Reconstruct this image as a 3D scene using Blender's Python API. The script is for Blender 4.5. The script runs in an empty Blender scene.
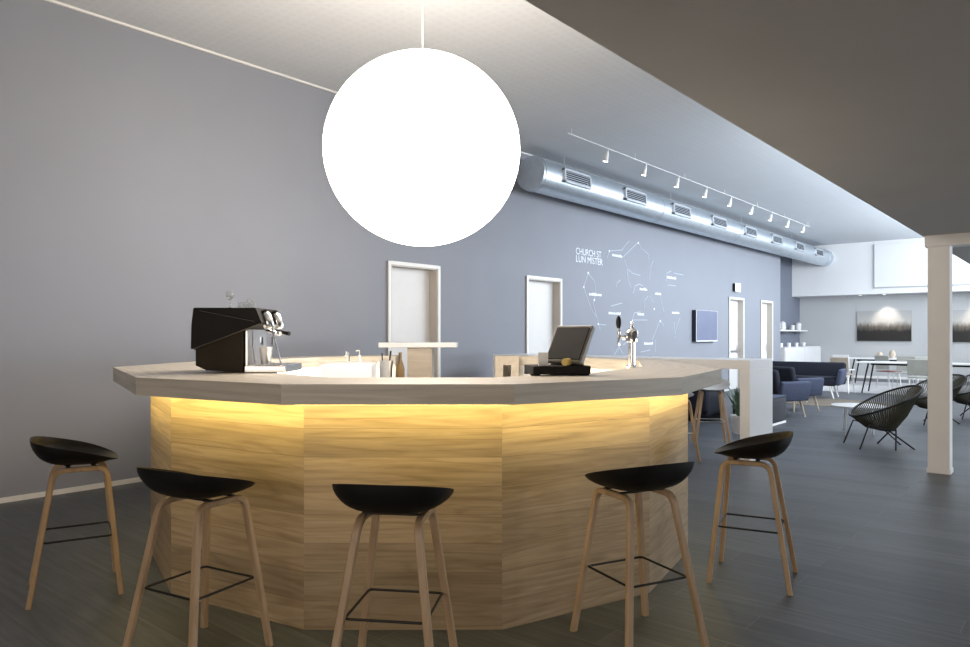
import bpy, bmesh, math, random
from mathutils import Vector, Matrix, Euler
random.seed(7)
PI = math.pi
scene = bpy.context.scene
C = scene.collection

# ------------------------------------------------------------------ camera
TH = math.atan(604/715)                      # the camera looks this far left of the long wall's direction (+Y)
S_, C_ = math.sin(TH), math.cos(TH)
EYE = 1.4
cd = bpy.data.cameras.new('camera'); cam = bpy.data.objects.new('camera', cd); C.objects.link(cam)
cam.location = (0, 0, EYE); cam.rotation_euler = (PI/2, 0, TH)
cd.sensor_width = 36; cd.lens = 36*715/970; cd.shift_y = 11.5/970; cd.clip_end = 200
scene.camera = cam

# ------------------------------------------------------------------ light and exposure
scene.view_settings.view_transform = 'Standard'; scene.view_settings.look = 'None'
scene.view_settings.exposure = 0.0; scene.view_settings.gamma = 1.0
scene.view_settings.use_curve_mapping = False
w = bpy.data.worlds.new('world'); scene.world = w; w.use_nodes = True
w.node_tree.nodes['Background'].inputs[0].default_value = (.75, .85, 1, 1)
w.node_tree.nodes['Background'].inputs[1].default_value = .25

def area(name, loc, rot, sx, sy, power, col):
    l = bpy.data.lights.new(name, 'AREA'); l.shape = 'RECTANGLE'; l.size = sx; l.size_y = sy
    l.energy = power; l.color = col
    o = bpy.data.objects.new(name, l); C.objects.link(o); o.location = loc; o.rotation_euler = rot
    return o
DAY = (.84, .92, 1.0)
# unseen daylight fill added above the low ceiling's edge, faces the blue wall
area('upper_daylight_fill', (-1.36, 17.0, 3.38), (0, PI/2, 0), 1.5, 14.5, 850, DAY)
# windows along the far right side of the room
area('side_window_daylight', (7.8, 16.5, 1.35), (0, PI/2, 0), 1.9, 17, 1080, DAY)
# unseen warm fill lamp added behind the camera to lift the near zone
area('rear_warm_fill', (.6, -3.7, 1.5), (PI/2, 0, 0), 7, 1.7, 125, (1, .88, .76))
GLOBE_L = 14
GLOBE_C = (1, .865, .725)

# ------------------------------------------------------------------ helpers
def W(x, d, z=0):
    """a point x metres to the right of the camera's axis and d metres ahead of it"""
    return Vector((-d*S_ + x*C_, d*C_ + x*S_, z))
def AT(px, py, d):
    a = (px-485)/715
    return W(a*d, d, EYE + (335-py)/715*d)
def ONX(px, py, X):
    a = (px-485)/715; d = X/(-S_+a*C_)
    return (d*(C_+a*S_), EYE + (335-py)/715*d)
def ONY(px, py, Y):
    a = (px-485)/715; d = Y/(C_+a*S_)
    return (d*(-S_+a*C_), EYE + (335-py)/715*d)

def mat(name, col, rough=.5, metal=0, emit=0, ecol=None, spec=None, trans=0, ior=1.45, var=.04, nscale=6, bump=0, bscale=80):
    m = bpy.data.materials.new(name); m.use_nodes = True
    nt = m.node_tree; b = nt.nodes['Principled BSDF']
    b.inputs['Roughness'].default_value = rough; b.inputs['Metallic'].default_value = metal
    b.inputs['IOR'].default_value = ior
    b.inputs['Transmission Weight'].default_value = trans
    if spec is not None: b.inputs['Specular IOR Level'].default_value = spec
    tc = nt.nodes.new('ShaderNodeTexCoord')
    n = nt.nodes.new('ShaderNodeTexNoise'); n.inputs['Scale'].default_value = nscale; n.inputs['Detail'].default_value = 3
    nt.links.new(tc.outputs['Object'], n.inputs['Vector'])
    r = nt.nodes.new('ShaderNodeValToRGB')
    r.color_ramp.elements[0].position = .3; r.color_ramp.elements[1].position = .7
    r.color_ramp.elements[0].color = (*[c*(1-var) for c in col], 1)
    r.color_ramp.elements[1].color = (*[min(1, c*(1+var)) for c in col], 1)
    nt.links.new(n.outputs['Fac'], r.inputs[0]); nt.links.new(r.outputs[0], b.inputs['Base Color'])
    if bump:
        n2 = nt.nodes.new('ShaderNodeTexNoise'); n2.inputs['Scale'].default_value = bscale
        nt.links.new(tc.outputs['Object'], n2.inputs['Vector'])
        bp = nt.nodes.new('ShaderNodeBump'); bp.inputs['Strength'].default_value = bump; bp.inputs['Distance'].default_value = .01
        nt.links.new(n2.outputs['Fac'], bp.inputs['Height']); nt.links.new(bp.outputs[0], b.inputs['Normal'])
    if emit:
        b.inputs['Emission Color'].default_value = (*(ecol or col), 1); b.inputs['Emission Strength'].default_value = emit
    return m

def wood(name, dark, light, scale=(1.2, 22, 22), rough=.5, coord='Object', rows=None, rowvar=.25, knots=False):
    m = bpy.data.materials.new(name); m.use_nodes = True
    nt = m.node_tree; N = nt.nodes.new; L = nt.links.new; b = nt.nodes['Principled BSDF']
    b.inputs['Roughness'].default_value = rough
    tc = N('ShaderNodeTexCoord'); src = tc.outputs['UV' if coord == 'UV' else 'Object']
    vec = src
    if rows:   # horizontal boards: each row (and each panel) gets its own offset and tint
        sp = N('ShaderNodeSeparateXYZ'); L(src, sp.inputs[0])
        dv = N('ShaderNodeMath'); dv.operation = 'DIVIDE'; dv.inputs[1].default_value = rows; L(sp.outputs[1], dv.inputs[0])
        fl = N('ShaderNodeMath'); fl.operation = 'FLOOR'; L(dv.outputs[0], fl.inputs[0])
        du = N('ShaderNodeMath'); du.operation = 'DIVIDE'; du.inputs[1].default_value = 10; L(sp.outputs[0], du.inputs[0])
        fu = N('ShaderNodeMath'); fu.operation = 'FLOOR'; L(du.outputs[0], fu.inputs[0])
        cb = N('ShaderNodeCombineXYZ'); L(fu.outputs[0], cb.inputs[0]); L(fl.outputs[0], cb.inputs[1])
        wn = N('ShaderNodeTexWhiteNoise'); wn.noise_dimensions = '3D'; L(cb.outputs[0], wn.inputs['Vector'])
        sc = N('ShaderNodeVectorMath'); sc.operation = 'SCALE'; sc.inputs['Scale'].default_value = 7; L(wn.outputs['Color'], sc.inputs[0])
        ad = N('ShaderNodeVectorMath'); ad.operation = 'ADD'; L(src, ad.inputs[0]); L(sc.outputs[0], ad.inputs[1]); vec = ad.outputs[0]
    mp = N('ShaderNodeMapping'); mp.inputs['Scale'].default_value = scale; L(vec, mp.inputs[0])
    n1 = N('ShaderNodeTexNoise'); n1.inputs['Scale'].default_value = 1; n1.inputs['Detail'].default_value = 6
    n1.inputs['Roughness'].default_value = .6; n1.inputs['Distortion'].default_value = 1.2 if knots else .4; L(mp.outputs[0], n1.inputs['Vector'])
    r = N('ShaderNodeValToRGB'); e = r.color_ramp.elements
    e[0].position = .3; e[0].color = (*dark, 1); e[1].position = .62; e[1].color = (*light, 1); L(n1.outputs['Fac'], r.inputs[0])
    out = r.outputs[0]
    if knots:  # cathedral grain: rings through a stretched, distorted wave
        mp2 = N('ShaderNodeMapping'); mp2.inputs['Scale'].default_value = (.55, 7, 7); L(vec, mp2.inputs[0])
        nn = N('ShaderNodeTexNoise'); nn.inputs['Scale'].default_value = 1; nn.inputs['Detail'].default_value = 1; L(mp2.outputs[0], nn.inputs['Vector'])
        ml = N('ShaderNodeMath'); ml.operation = 'MULTIPLY'; ml.inputs[1].default_value = 70; L(nn.outputs['Fac'], ml.inputs[0])
        sn = N('ShaderNodeMath'); sn.operation = 'SINE'; L(ml.outputs[0], sn.inputs[0])
        mr = N('ShaderNodeMapRange'); mr.inputs[1].default_value = -1; mr.inputs[2].default_value = -.3
        mr.inputs[3].default_value = .86; mr.inputs[4].default_value = 1; L(sn.outputs[0], mr.inputs[0])
        mx = N('ShaderNodeVectorMath'); mx.operation = 'SCALE'; L(out, mx.inputs[0]); L(mr.outputs[0], mx.inputs['Scale']); out = mx.outputs[0]
    if rows:
        mr = N('ShaderNodeMapRange'); mr.inputs[3].default_value = 1-rowvar; mr.inputs[4].default_value = 1+rowvar*.5; L(wn.outputs['Value'], mr.inputs[0])
        mx = N('ShaderNodeVectorMath'); mx.operation = 'SCALE'; L(out, mx.inputs[0]); L(mr.outputs[0], mx.inputs['Scale']); out = mx.outputs[0]
        fr = N('ShaderNodeMath'); fr.operation = 'FRACT'; L(dv.outputs[0], fr.inputs[0])
        lt = N('ShaderNodeMath'); lt.operation = 'LESS_THAN'; lt.inputs[1].default_value = .018; L(fr.outputs[0], lt.inputs[0])
        m2 = N('ShaderNodeMapRange'); m2.inputs[3].default_value = 1; m2.inputs[4].default_value = .62; L(lt.outputs[0], m2.inputs[0])
        mx = N('ShaderNodeVectorMath'); mx.operation = 'SCALE'; L(out, mx.inputs[0]); L(m2.outputs[0], mx.inputs['Scale']); out = mx.outputs[0]
    L(out, b.inputs['Base Color'])
    return m

def box(bm, c, s, rz=0, M=None):
    r = bmesh.ops.create_cube(bm, size=1)
    T = Matrix.Translation(c) @ Matrix.Rotation(rz, 4, 'Z') @ Matrix.Diagonal((*s, 1))
    if M: T = M @ T
    bmesh.ops.transform(bm, matrix=T, verts=r['verts']); return r['verts']
def rbox(bm, c, s, rz=0, r=.01, seg=2, M=None):
    b2 = bmesh.new(); bmesh.ops.create_cube(b2, size=1)
    bmesh.ops.transform(b2, matrix=Matrix.Diagonal((*s, 1)), verts=b2.verts)
    bmesh.ops.bevel(b2, geom=b2.edges[:], offset=r, segments=seg, affect='EDGES', profile=.5)
    T = Matrix.Translation(c) @ Matrix.Rotation(rz, 4, 'Z')
    if M: T = M @ T
    bmesh.ops.transform(b2, matrix=T, verts=b2.verts)
    me = bpy.data.meshes.new('t'); b2.to_mesh(me); bm.from_mesh(me); bpy.data.meshes.remove(me); b2.free()
def lathe(bm, prof, seg=24, c=(0, 0, 0), M=None):
    rings = []
    for r, z in prof:
        row = []
        for i in range(seg):
            a = 2*PI*i/seg
            v = Vector((c[0]+r*math.cos(a), c[1]+r*math.sin(a), c[2]+z))
            if M: v = M @ v
            row.append(bm.verts.new(v))
        rings.append(row)
    for a, b in zip(rings, rings[1:]):
        for i in range(seg):
            bm.faces.new((a[i], a[(i+1) % seg], b[(i+1) % seg], b[i]))
    bm.faces.new(rings[0][::-1]); bm.faces.new(rings[-1])
def tube(bm, pts, r, seg=8, closed=False, r2=None, rect=None, up=Vector((0, 0, 1))):
    """sweep a circle (radius r to r2) or a rectangle rect=(w,h) along points"""
    pts = [Vector(p) for p in pts]; n = len(pts); rows = []
    prevx = None
    for i, p in enumerate(pts):
        if closed: t = (pts[(i+1) % n]-pts[i-1])
        else: t = pts[min(i+1, n-1)]-pts[max(i-1, 0)]
        t.normalize()
        if rect and up is not None:
            x = up.cross(t)
        elif prevx is None:
            x = (Vector((0, 0, 1)) if abs(t.z) < .9 else Vector((1, 0, 0))).cross(t)
        else:
            x = prevx - t*prevx.dot(t)
        x.normalize(); prevx = x; y = t.cross(x)
        rr = r if r2 is None else r+(r2-r)*i/(n-1)
        if rect:
            k = 1 if r2 is None else 1+(r2-1)*i/(n-1)
            w_, h_ = rect[0]*k/2, rect[1]*k/2; ch = min(w_, h_)*.35
            prof = [(w_-ch, -h_), (w_, -h_+ch), (w_, h_-ch), (w_-ch, h_), (-w_+ch, h_), (-w_, h_-ch), (-w_, -h_+ch), (-w_+ch, -h_)]
        else: prof = [(rr*math.cos(2*PI*k/seg), rr*math.sin(2*PI*k/seg)) for k in range(seg)]
        rows.append([bm.verts.new(p+x*a+y*b) for a, b in prof])
    m = len(rows[0])
    for i in range(n if closed else n-1):
        a, b = rows[i], rows[(i+1) % n]
        for k in range(m): bm.faces.new((a[k], a[(k+1) % m], b[(k+1) % m], b[k]))
    if not closed: bm.faces.new(rows[0][::-1]); bm.faces.new(rows[-1])
def arc3(a, b, c, n=5, r=.3):
    """points rounding the corner b between a and c with cut-off length r"""
    a, b, c = Vector(a), Vector(b), Vector(c)
    p = b+(a-b).normalized()*r; q = b+(c-b).normalized()*r
    return [(p*(1-t)**2 + b*2*t*(1-t) + q*t*t) for t in [i/n for i in range(n+1)]]
def ngon_prism(bm, poly, z0, z1):
    lo = [bm.verts.new((x, y, z0)) for x, y in poly]; hi = [bm.verts.new((x, y, z1)) for x, y in poly]
    n = len(poly)
    bm.faces.new(lo[::-1]); bm.faces.new(hi)
    for i in range(n): bm.faces.new((lo[i], lo[(i+1) % n], hi[(i+1) % n], hi[i]))

def obj(name, bm, m, parent=None, smooth=False, loc=None):
    me = bpy.data.meshes.new(name)
    bmesh.ops.recalc_face_normals(bm, faces=bm.faces)
    bm.to_mesh(me); bm.free()
    o = bpy.data.objects.new(name, me); C.objects.link(o)
    if m: me.materials.append(m)
    if smooth:
        for p in me.polygons: p.use_smooth = True
        md = None
        try:
            me.set_sharp_from_angle(angle=math.radians(40))
        except Exception: pass
    if parent: o.parent = parent
    if loc: o.location = loc
    return o
def tag(o, label, cat, group=None, kind=None):
    o['label'] = label; o['category'] = cat
    if group: o['group'] = group
    if kind: o['kind'] = kind
    return o
def struct(o, label=None):
    o['kind'] = 'structure'
    if label: o['label'] = label
    return o
def empty(name, loc=(0, 0, 0), rz=0):
    o = bpy.data.objects.new(name, None); C.objects.link(o); o.location = loc; o.rotation_euler = (0, 0, rz)
    o.empty_display_size = .1
    return o
def thing(name, label, cat, loc=(0, 0, 0), rz=0, group=None):
    return tag(empty(name, loc, rz), label, cat, group)
def dup(root, loc, rz, label, group=None):
    r = root.copy(); C.objects.link(r); r.location = loc; r.rotation_euler = (0, 0, rz); r['label'] = label
    if group: r['group'] = group
    for ch in list(root.children):
        c = ch.copy(); C.objects.link(c); c.parent = r
        for g in ch.children:
            k = g.copy(); C.objects.link(k); k.parent = c
    return r
B = bmesh.new

# ------------------------------------------------------------------ materials
M = {}
M['wall'] = mat('blue_grey_wall_paint', (.262, .275, .312), .85, var=.02, nscale=1.5)
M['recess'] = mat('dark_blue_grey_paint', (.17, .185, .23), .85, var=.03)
M['white'] = mat('white_wall_paint', (.50, .505, .51), .8, var=.015, nscale=1)
M['bulkhead'] = mat('bright_white_wall_paint', (.78, .785, .79), .8, var=.01, nscale=1)
M['soffit'] = mat('taupe_soffit_paint', (.52, .50, .475), .85, var=.02, nscale=2)
M['column'] = mat('cream_column_paint', (.76, .75, .73), .7, var=.02)
M['trim'] = mat('white_trim_paint', (.80, .79, .77), .5, var=.01)
M['doorframe'] = mat('beige_door_frame_paint', (.50, .46, .41), .5, var=.03)
M['doorleaf'] = mat('pale_door_paint', (.68, .67, .66), .45, var=.02)
M['chrome'] = mat('polished_chrome', (.80, .80, .80), .12, 1, var=.03)
M['steel'] = mat('brushed_steel', (.62, .61, .60), .3, 1, var=.06, nscale=30)
M['galv'] = mat('galvanised_duct_steel', (.62, .68, .74), .38, .85, var=.05, nscale=9)
M['black'] = mat('black_plastic_shell', (.009, .008, .0075), .48, var=.1, spec=.28)
M['blackmetal'] = mat('black_metal_rod', (.015, .015, .016), .45, .4, var=.1)
M['darkmachine'] = mat('dark_brown_machine_case', (.014, .013, .012), .6, var=.12, spec=.15)
M['lowermachine'] = mat('brown_machine_side', (.030, .023, .015), .6, var=.1, spec=.15)
M['stoolwood'] = wood('stool_oak', (.34, .22, .12), (.48, .33, .20), (20, 20, 2.5), .45)
M['oak'] = wood('oak_front_boards', (.35, .245, .135), (.52, .385, .24), (1.6, 26, 26), .42, 'UV', rows=.1365, rowvar=.30, knots=True)
M['top'] = wood('limed_ash_counter', (.42, .37, .30), (.58, .53, .45), (1.5, 30, 30), .4, 'UV')
M['greywood'] = wood('limed_wood_box', (.42, .36, .29), (.52, .46, .38), (2, 20, 20), .5)
M['gloss'] = mat('white_laminate', (.78, .78, .78), .3, var=.01)
M['whiteplastic'] = mat('white_plastic', (.72, .71, .70), .35, var=.02)
M['navy'] = mat('navy_upholstery', (.010, .012, .022), .9, var=.2, nscale=40)
M['blue'] = mat('slate_blue_upholstery', (.050, .062, .105), .9, var=.15, nscale=40)
M['charcoal'] = mat('charcoal_upholstery', (.035, .036, .045), .9, var=.2, nscale=40)
M['beige'] = mat('beige_chair_ply', (.45, .38, .30), .5, var=.08)
M['greychair'] = mat('grey_green_chair_shell', (.36, .36, .32), .5, var=.06)
M['red'] = mat('red_brown_seat', (.16, .05, .04), .6, var=.1)
M['brownrug'] = mat('brown_flat_rug', (.17, .14, .11), .95, var=.25, nscale=20, bump=.3)
M['palesheet'] = mat('pale_floor_sheet', (.58, .57, .57), .95, var=.06, nscale=10, bump=.3)
M['string'] = mat('olive_black_cord', (.055, .05, .03), .5, var=.25)
M['screen'] = mat('dark_grey_screen', (.016, .016, .015), .6, var=.05, spec=.15)
M['brass'] = mat('yellow_receipt', (.62, .45, .13), .5, var=.1)
M['mural'] = mat('white_mural_paint', (.80, .84, .90), .8, var=.02)
M['muralthin'] = mat('pale_mural_line_paint', (.44, .49, .58), .8, var=.05)
M['glassw'] = mat('clear_glass', (.9, .92, .92), .05, trans=.9)
M['green'] = mat('plant_leaf', (.10, .17, .11), .6, var=.4, nscale=15)
M['amber'] = mat('amber_bottle', (.16, .10, .04), .3, var=.1)

# floor planks
def plank_mat():
    m = bpy.data.materials.new('dark_plank_floor'); m.use_nodes = True
    nt = m.node_tree; N = nt.nodes.new; L = nt.links.new; b = nt.nodes['Principled BSDF']
    tc = N('ShaderNodeTexCoord')
    br = N('ShaderNodeTexBrick'); br.inputs['Scale'].default_value = 1; br.inputs['Brick Width'].default_value = 1.25
    br.inputs['Row Height'].default_value = .2; br.inputs['Mortar Size'].default_value = .003; br.offset = .37; br.offset_frequency = 2
    br.inputs['Color1'].default_value = (.066, .072, .082, 1); br.inputs['Color2'].default_value = (.098, .106, .120, 1)
    br.inputs['Mortar'].default_value = (.125, .13, .14, 1); br.inputs['Bias'].default_value = 0
    L(tc.outputs['Object'], br.inputs['Vector'])
    mp = N('ShaderNodeMapping'); mp.inputs['Scale'].default_value = (1.6, 22, 1); L(tc.outputs['Object'], mp.inputs[0])
    n = N('ShaderNodeTexNoise'); n.inputs['Scale'].default_value = 1.5; n.inputs['Detail'].default_value = 5; L(mp.outputs[0], n.inputs['Vector'])
    mr = N('ShaderNodeMapRange'); mr.inputs[1].default_value = .3; mr.inputs[2].default_value = .7; mr.inputs[3].default_value = .62; mr.inputs[4].default_value = 1.32
    L(n.outputs['Fac'], mr.inputs[0])
    mx = N('ShaderNodeVectorMath'); mx.operation = 'SCALE'; L(br.outputs['Color'], mx.inputs[0]); L(mr.outputs[0], mx.inputs['Scale'])
    L(mx.outputs[0], b.inputs['Base Color'])
    m2 = N('ShaderNodeMapRange'); m2.inputs[3].default_value = .36; m2.inputs[4].default_value = .52; L(n.outputs['Fac'], m2.inputs[0])
    L(m2.outputs[0], b.inputs['Roughness'])
    b.inputs['Specular IOR Level'].default_value = .42
    bp = N('ShaderNodeBump'); bp.inputs['Strength'].default_value = .15; bp.inputs['Distance'].default_value = .004
    L(n.outputs['Fac'], bp.inputs['Height']); L(bp.outputs[0], b.inputs['Normal'])
    return m
def ceiling_mat():
    m = bpy.data.materials.new('perforated_ceiling_tiles'); m.use_nodes = True
    nt = m.node_tree; N = nt.nodes.new; L = nt.links.new; b = nt.nodes['Principled BSDF']
    b.inputs['Roughness'].default_value = .85
    tc = N('ShaderNodeTexCoord')
    br = N('ShaderNodeTexBrick'); br.inputs['Scale'].default_value = 1; br.inputs['Brick Width'].default_value = .6
    br.inputs['Row Height'].default_value = .6; br.inputs['Mortar Size'].default_value = .004; br.offset = 0
    br.inputs['Color1'].default_value = (.575, .60, .63, 1); br.inputs['Color2'].default_value = (.585, .61, .64, 1)
    br.inputs['Mortar'].default_value = (.55, .55, .56, 1)
    L(tc.outputs['Object'], br.inputs['Vector'])
    vo = N('ShaderNodeTexBrick'); vo.inputs['Scale'].default_value = 1; vo.inputs['Brick Width'].default_value = .1
    vo.inputs['Row Height'].default_value = .1; vo.inputs['Mortar Size'].default_value = .02; vo.offset = 0
    vo.inputs['Color1'].default_value = (.955, .955, .955, 1); vo.inputs['Color2'].default_value = (.97, .97, .97, 1); vo.inputs['Mortar'].default_value = (1, 1, 1, 1)
    L(tc.outputs['Object'], vo.inputs['Vector'])
    mx = N('ShaderNodeMix'); mx.data_type = 'RGBA'; mx.blend_type = 'MULTIPLY'; mx.inputs[0].default_value = 1
    L(br.outputs['Color'], mx.inputs[6]); L(vo.outputs['Color'], mx.inputs[7]); L(mx.outputs[2], b.inputs['Base Color'])
    return m
M['floor'] = plank_mat(); M['ceiling'] = ceiling_mat()

# ------------------------------------------------------------------ the room
XW, ZC, ZS, XS = -6.92, 4.322, 2.41, -1.30
YB, YB2 = 24.87, 25.7
XR = 8.0; YN = -4.0
bm = B(); box(bm, (0.2, 11, -.05), (16.6, 31, .1)); struct(obj('floor', bm, M['floor']))
bm = B(); box(bm, ((XW-.9+XS)/2+.1, 10.9, ZC+.05), (XS-XW+1.2, 30.2, .1)); struct(obj('ceiling', bm, M['ceiling']))
# low ceiling right of the high strip
bm = B(); box(bm, ((XS+XR)/2, (YN+YB2)/2, ZS+.06), (XR-XS, YB2-YN, .12)); struct(obj('ceiling_low', bm, M['soffit']))
# wall standing on the low ceiling's edge (near part; the far part stays open around the added fill lamp)
bm = B(); box(bm, (XS+.06, 3.0, (ZS+.12+ZC)/2), (.12, 14, ZC-ZS-.12)); struct(obj('wall_upper_right', bm, M['white']))
bm = B(); box(bm, (XR+.1, (YN+7.5)/2, ZS/2), (.2, 7.5-YN, ZS)); struct(obj('wall_right', bm, M['white']))
bm = B(); box(bm, ((XW+XR)/2, YN-.1, ZC/2), (XR-XW+.4, .2, ZC)); struct(obj('wall_rear', bm, M['white']))
# left wall with four door openings
doors = [(6.24, 7.19), (9.21, 10.20), (17.67, 18.67), (19.94, 20.90)]
DT = 2.353; YE = 21.62
bm = B(); y = YN-.2
for a, b in doors:
    box(bm, (XW-.1, (y+a)/2, ZC/2), (.2, a-y, ZC)); box(bm, (XW-.1, (a+b)/2, (DT+ZC)/2), (.2, b-a, ZC-DT)); y = b
box(bm, (XW-.1, (y+YE)/2, ZC/2), (.2, YE-y, ZC))
struct(obj('wall_left', bm, M['wall']), 'long blue grey wall behind the bar')
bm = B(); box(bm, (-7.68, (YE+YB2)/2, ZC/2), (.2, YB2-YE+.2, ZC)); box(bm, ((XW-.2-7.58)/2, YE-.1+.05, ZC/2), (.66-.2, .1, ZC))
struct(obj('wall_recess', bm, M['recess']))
bm = B(); box(bm, ((-7.6+XS)/2, YB+.06, (2.68+ZC)/2), (XS+7.6, .12, ZC-2.68)); box(bm, ((-7.6+XS)/2, (YB+.12+YB2)/2, 2.72), (XS+7.6, YB2-YB-.12, .08))
struct(obj('wall_bulkhead', bm, M['bulkhead']))
bm = B(); box(bm, ((-7.6+XR)/2, YB2+.1, 1.35), (XR+7.6, .2, 2.7)); struct(obj('wall_back', bm, M['white']))
# framed panel on the bulkhead
x0, z0 = ONY(875, 287, YB); x0 = -5.10
bm = B(); box(bm, ((x0+XS-.1)/2, YB-.02, (2.88+4.2)/2), (XS-.1-x0, .04, 4.2-2.88)); 
struct(obj('trim_bulkhead_panel', bm, M['bulkhead']))
bm = B(); box(bm, (x0-.012, YB-.025, 3.54), (.024, .05, 1.36)); box(bm, ((x0+XS-.1)/2, YB-.025, 2.87), (XS-.1-x0, .05, .02))
struct(obj('trim_bulkhead_edge', bm, mat('grey_edge_profile', (.36, .36, .38), .6)))  # grey strips along the panel's left and lower edges
# baseboards
bm = B(); y = YN
for a, b in doors+[(YE, YE)]:
    box(bm, (XW+.006, (y+a)/2, .022), (.012, a-y, .044)); y = b
struct(obj('baseboard_left', bm, M['trim']))
bm = B(); box(bm, ((-7.58+XR)/2, YB2-.006, .04), (XR+7.58, .012, .08)); struct(obj('baseboard_back', bm, M['trim']))
bm = B(); box(bm, (XW+.010, (YN+YE)/2, ZC-.010), (.020, YE-YN, .020)); struct(obj('trim_cornice', bm, M['trim']))
# doors
for i, (a, b) in enumerate(doors):
    d = struct(empty(f'door_{i+1}', (XW, (a+b)/2, 0)))
    hw = (b-a)/2; f = .055
    bm = B()
    for s in (-1, 1): box(bm, (-.09, s*(hw-f/2), DT/2), (.22, f, DT))
    box(bm, (-.09, 0, DT-f/2), (.22, 2*hw, f))
    obj('door_frame', bm, M['doorframe'], d)
    bm = B()
    for s in (-1, 1): box(bm, (.025, s*(hw-.016), DT/2), (.012, .045, DT+.01))
    box(bm, (.025, 0, DT-.0145), (.012, 2*hw-.077, .045))
    obj('door_casing', bm, M['trim'] if i != 1 else M['trim'], d)
    bm = B(); box(bm, (-.145, 0, (DT-f)/2), (.045, 2*hw-2*f, DT-f)); obj('door_leaf', bm, M['doorleaf'], d)
    bm = B(); tube(bm, [(-.12, hw-.13, 1.03), (-.065, hw-.13, 1.03), (-.065, hw-.25, 1.03)], .009); box(bm, (-.12, hw-.13, 1.03), (.012, .035, .2))
    obj('door_handle', bm, M['steel'], d, True)
    if i == 2:
        bm = B(); tube(bm, [(-.06, -hw+.12, .99), (-.06, hw-.12, .99)], .02); box(bm, (-.09, -hw+.14, .99), (.07, .04, .06)); box(bm, (-.09, hw-.14, .99), (.07, .04, .06))
        obj('push_bar', bm, M['steel'], d, True)
# exit light above door 3
t = thing('exit_light', 'small white emergency exit light box above the third door', 'light', (XW, 18.1, 2.50))
bm = B(); rbox(bm, (.035, 0, .11), (.07, .34, .20), r=.008); obj('housing', bm, M['blackmetal'], t)
bm = B(); rbox(bm, (.076, .01, .11), (.016, .34, .22), r=.004); obj('sign_panel', bm, mat('lit_white_panel', (.8, .84, .9), .4, emit=.35), t)

# column and beam
cx, cy = -1.162, 8.575
struct(obj('column', (lambda b: (box(b, (cx, cy, 1.15), (.19, .19, 2.31)), b)[1])(B()), M['column']), 'cream square column on the right')
bm = B(); box(bm, (cx, cy, .02), (.205, .205, .05)); struct(obj('trim_column_base', bm, M['column']))
bm = B(); box(bm, ((XS+XR)/2+.02, cy, 2.355), (XR-XS+.0, .24, .115)); struct(obj('beam', bm, M['column']))

# ------------------------------------------------------------------ duct and ceiling fittings
XD, ZD, RD = -6.55, 3.885, .262
Y0, Y1 = 8.86, YB
t = thing('air_duct', 'long round galvanised air duct hung along the top of the blue wall', 'duct', (XD, Y0, ZD))
bm = B(); prof = []
n = 220
rows = []
for i in range(n+1):
    y = (Y1-Y0)*i/n
    r = RD + (.0035 if i % 2 == 0 else 0)
    rows.append([bm.verts.new((r*math.cos(2*PI*k/40), y, r*math.sin(2*PI*k/40))) for k in range(40)])
for a, b in zip(rows, rows[1:]):
    for k in range(40): bm.faces.new((a[k], a[(k+1) % 40], b[(k+1) % 40], b[k]))
obj('duct_pipe', bm, M['galv'], t, True)
bm = B(); lathe(bm, [(RD+.004, 0), (RD+.004, .03), (RD-.03, .035)], 40, M=Matrix.Rotation(PI/2, 4, 'X')); obj('end_cap', bm, M['galv'], t, True)
for yy in (.05, 4.0, 8.0, 12.0, 15.6): 
    bm = B(); lathe(bm, [(RD+.012, -.02), (RD+.012, .02)], 40, c=(0, 0, -yy), M=Matrix.Rotation(PI/2, 4, 'X')); obj('joint_band', bm, M['galv'], t, True)
for i in range(8):
    yy = .87 + i*1.925
    R = Matrix.Translation((0, yy, 0)) @ Matrix.Rotation(-math.radians(4), 4, 'Y')
    # local frame: +X points outward from the duct
    R2 = R
    bm = B(); 
    for s in (-1, 1):
        box(bm, (RD+.012, s*.37, 0), (.05, .03, .22), M=R2); box(bm, (RD+.012, 0, s*.095), (.05, .77, .03), M=R2)
    v = obj('vent_frame', bm, mat('vent_frame_aluminium', (.72, .76, .80), .35, .6) if i == 0 else bpy.data.materials['vent_frame_aluminium'], t)
    bm = B(); box(bm, (RD+.004, 0, 0), (.03, .72, .17), M=R2)
    obj('vent_grille', bm, M['charcoal'], v)
    bm = B()
    for k in range(5): box(bm, (RD+.024, 0, -.065+k*.0325), (.006, .72, .008), M=R2)
    obj('vent_louvre', bm, M['galv'], v)
for yy in (.9, 4.8, 8.7, 12.6):
    bm = B()
    tube(bm, [(0, yy, RD), (0, yy, ZC-ZD)], .004); obj('suspension_wire', bm, M['trim'], t)

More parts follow.
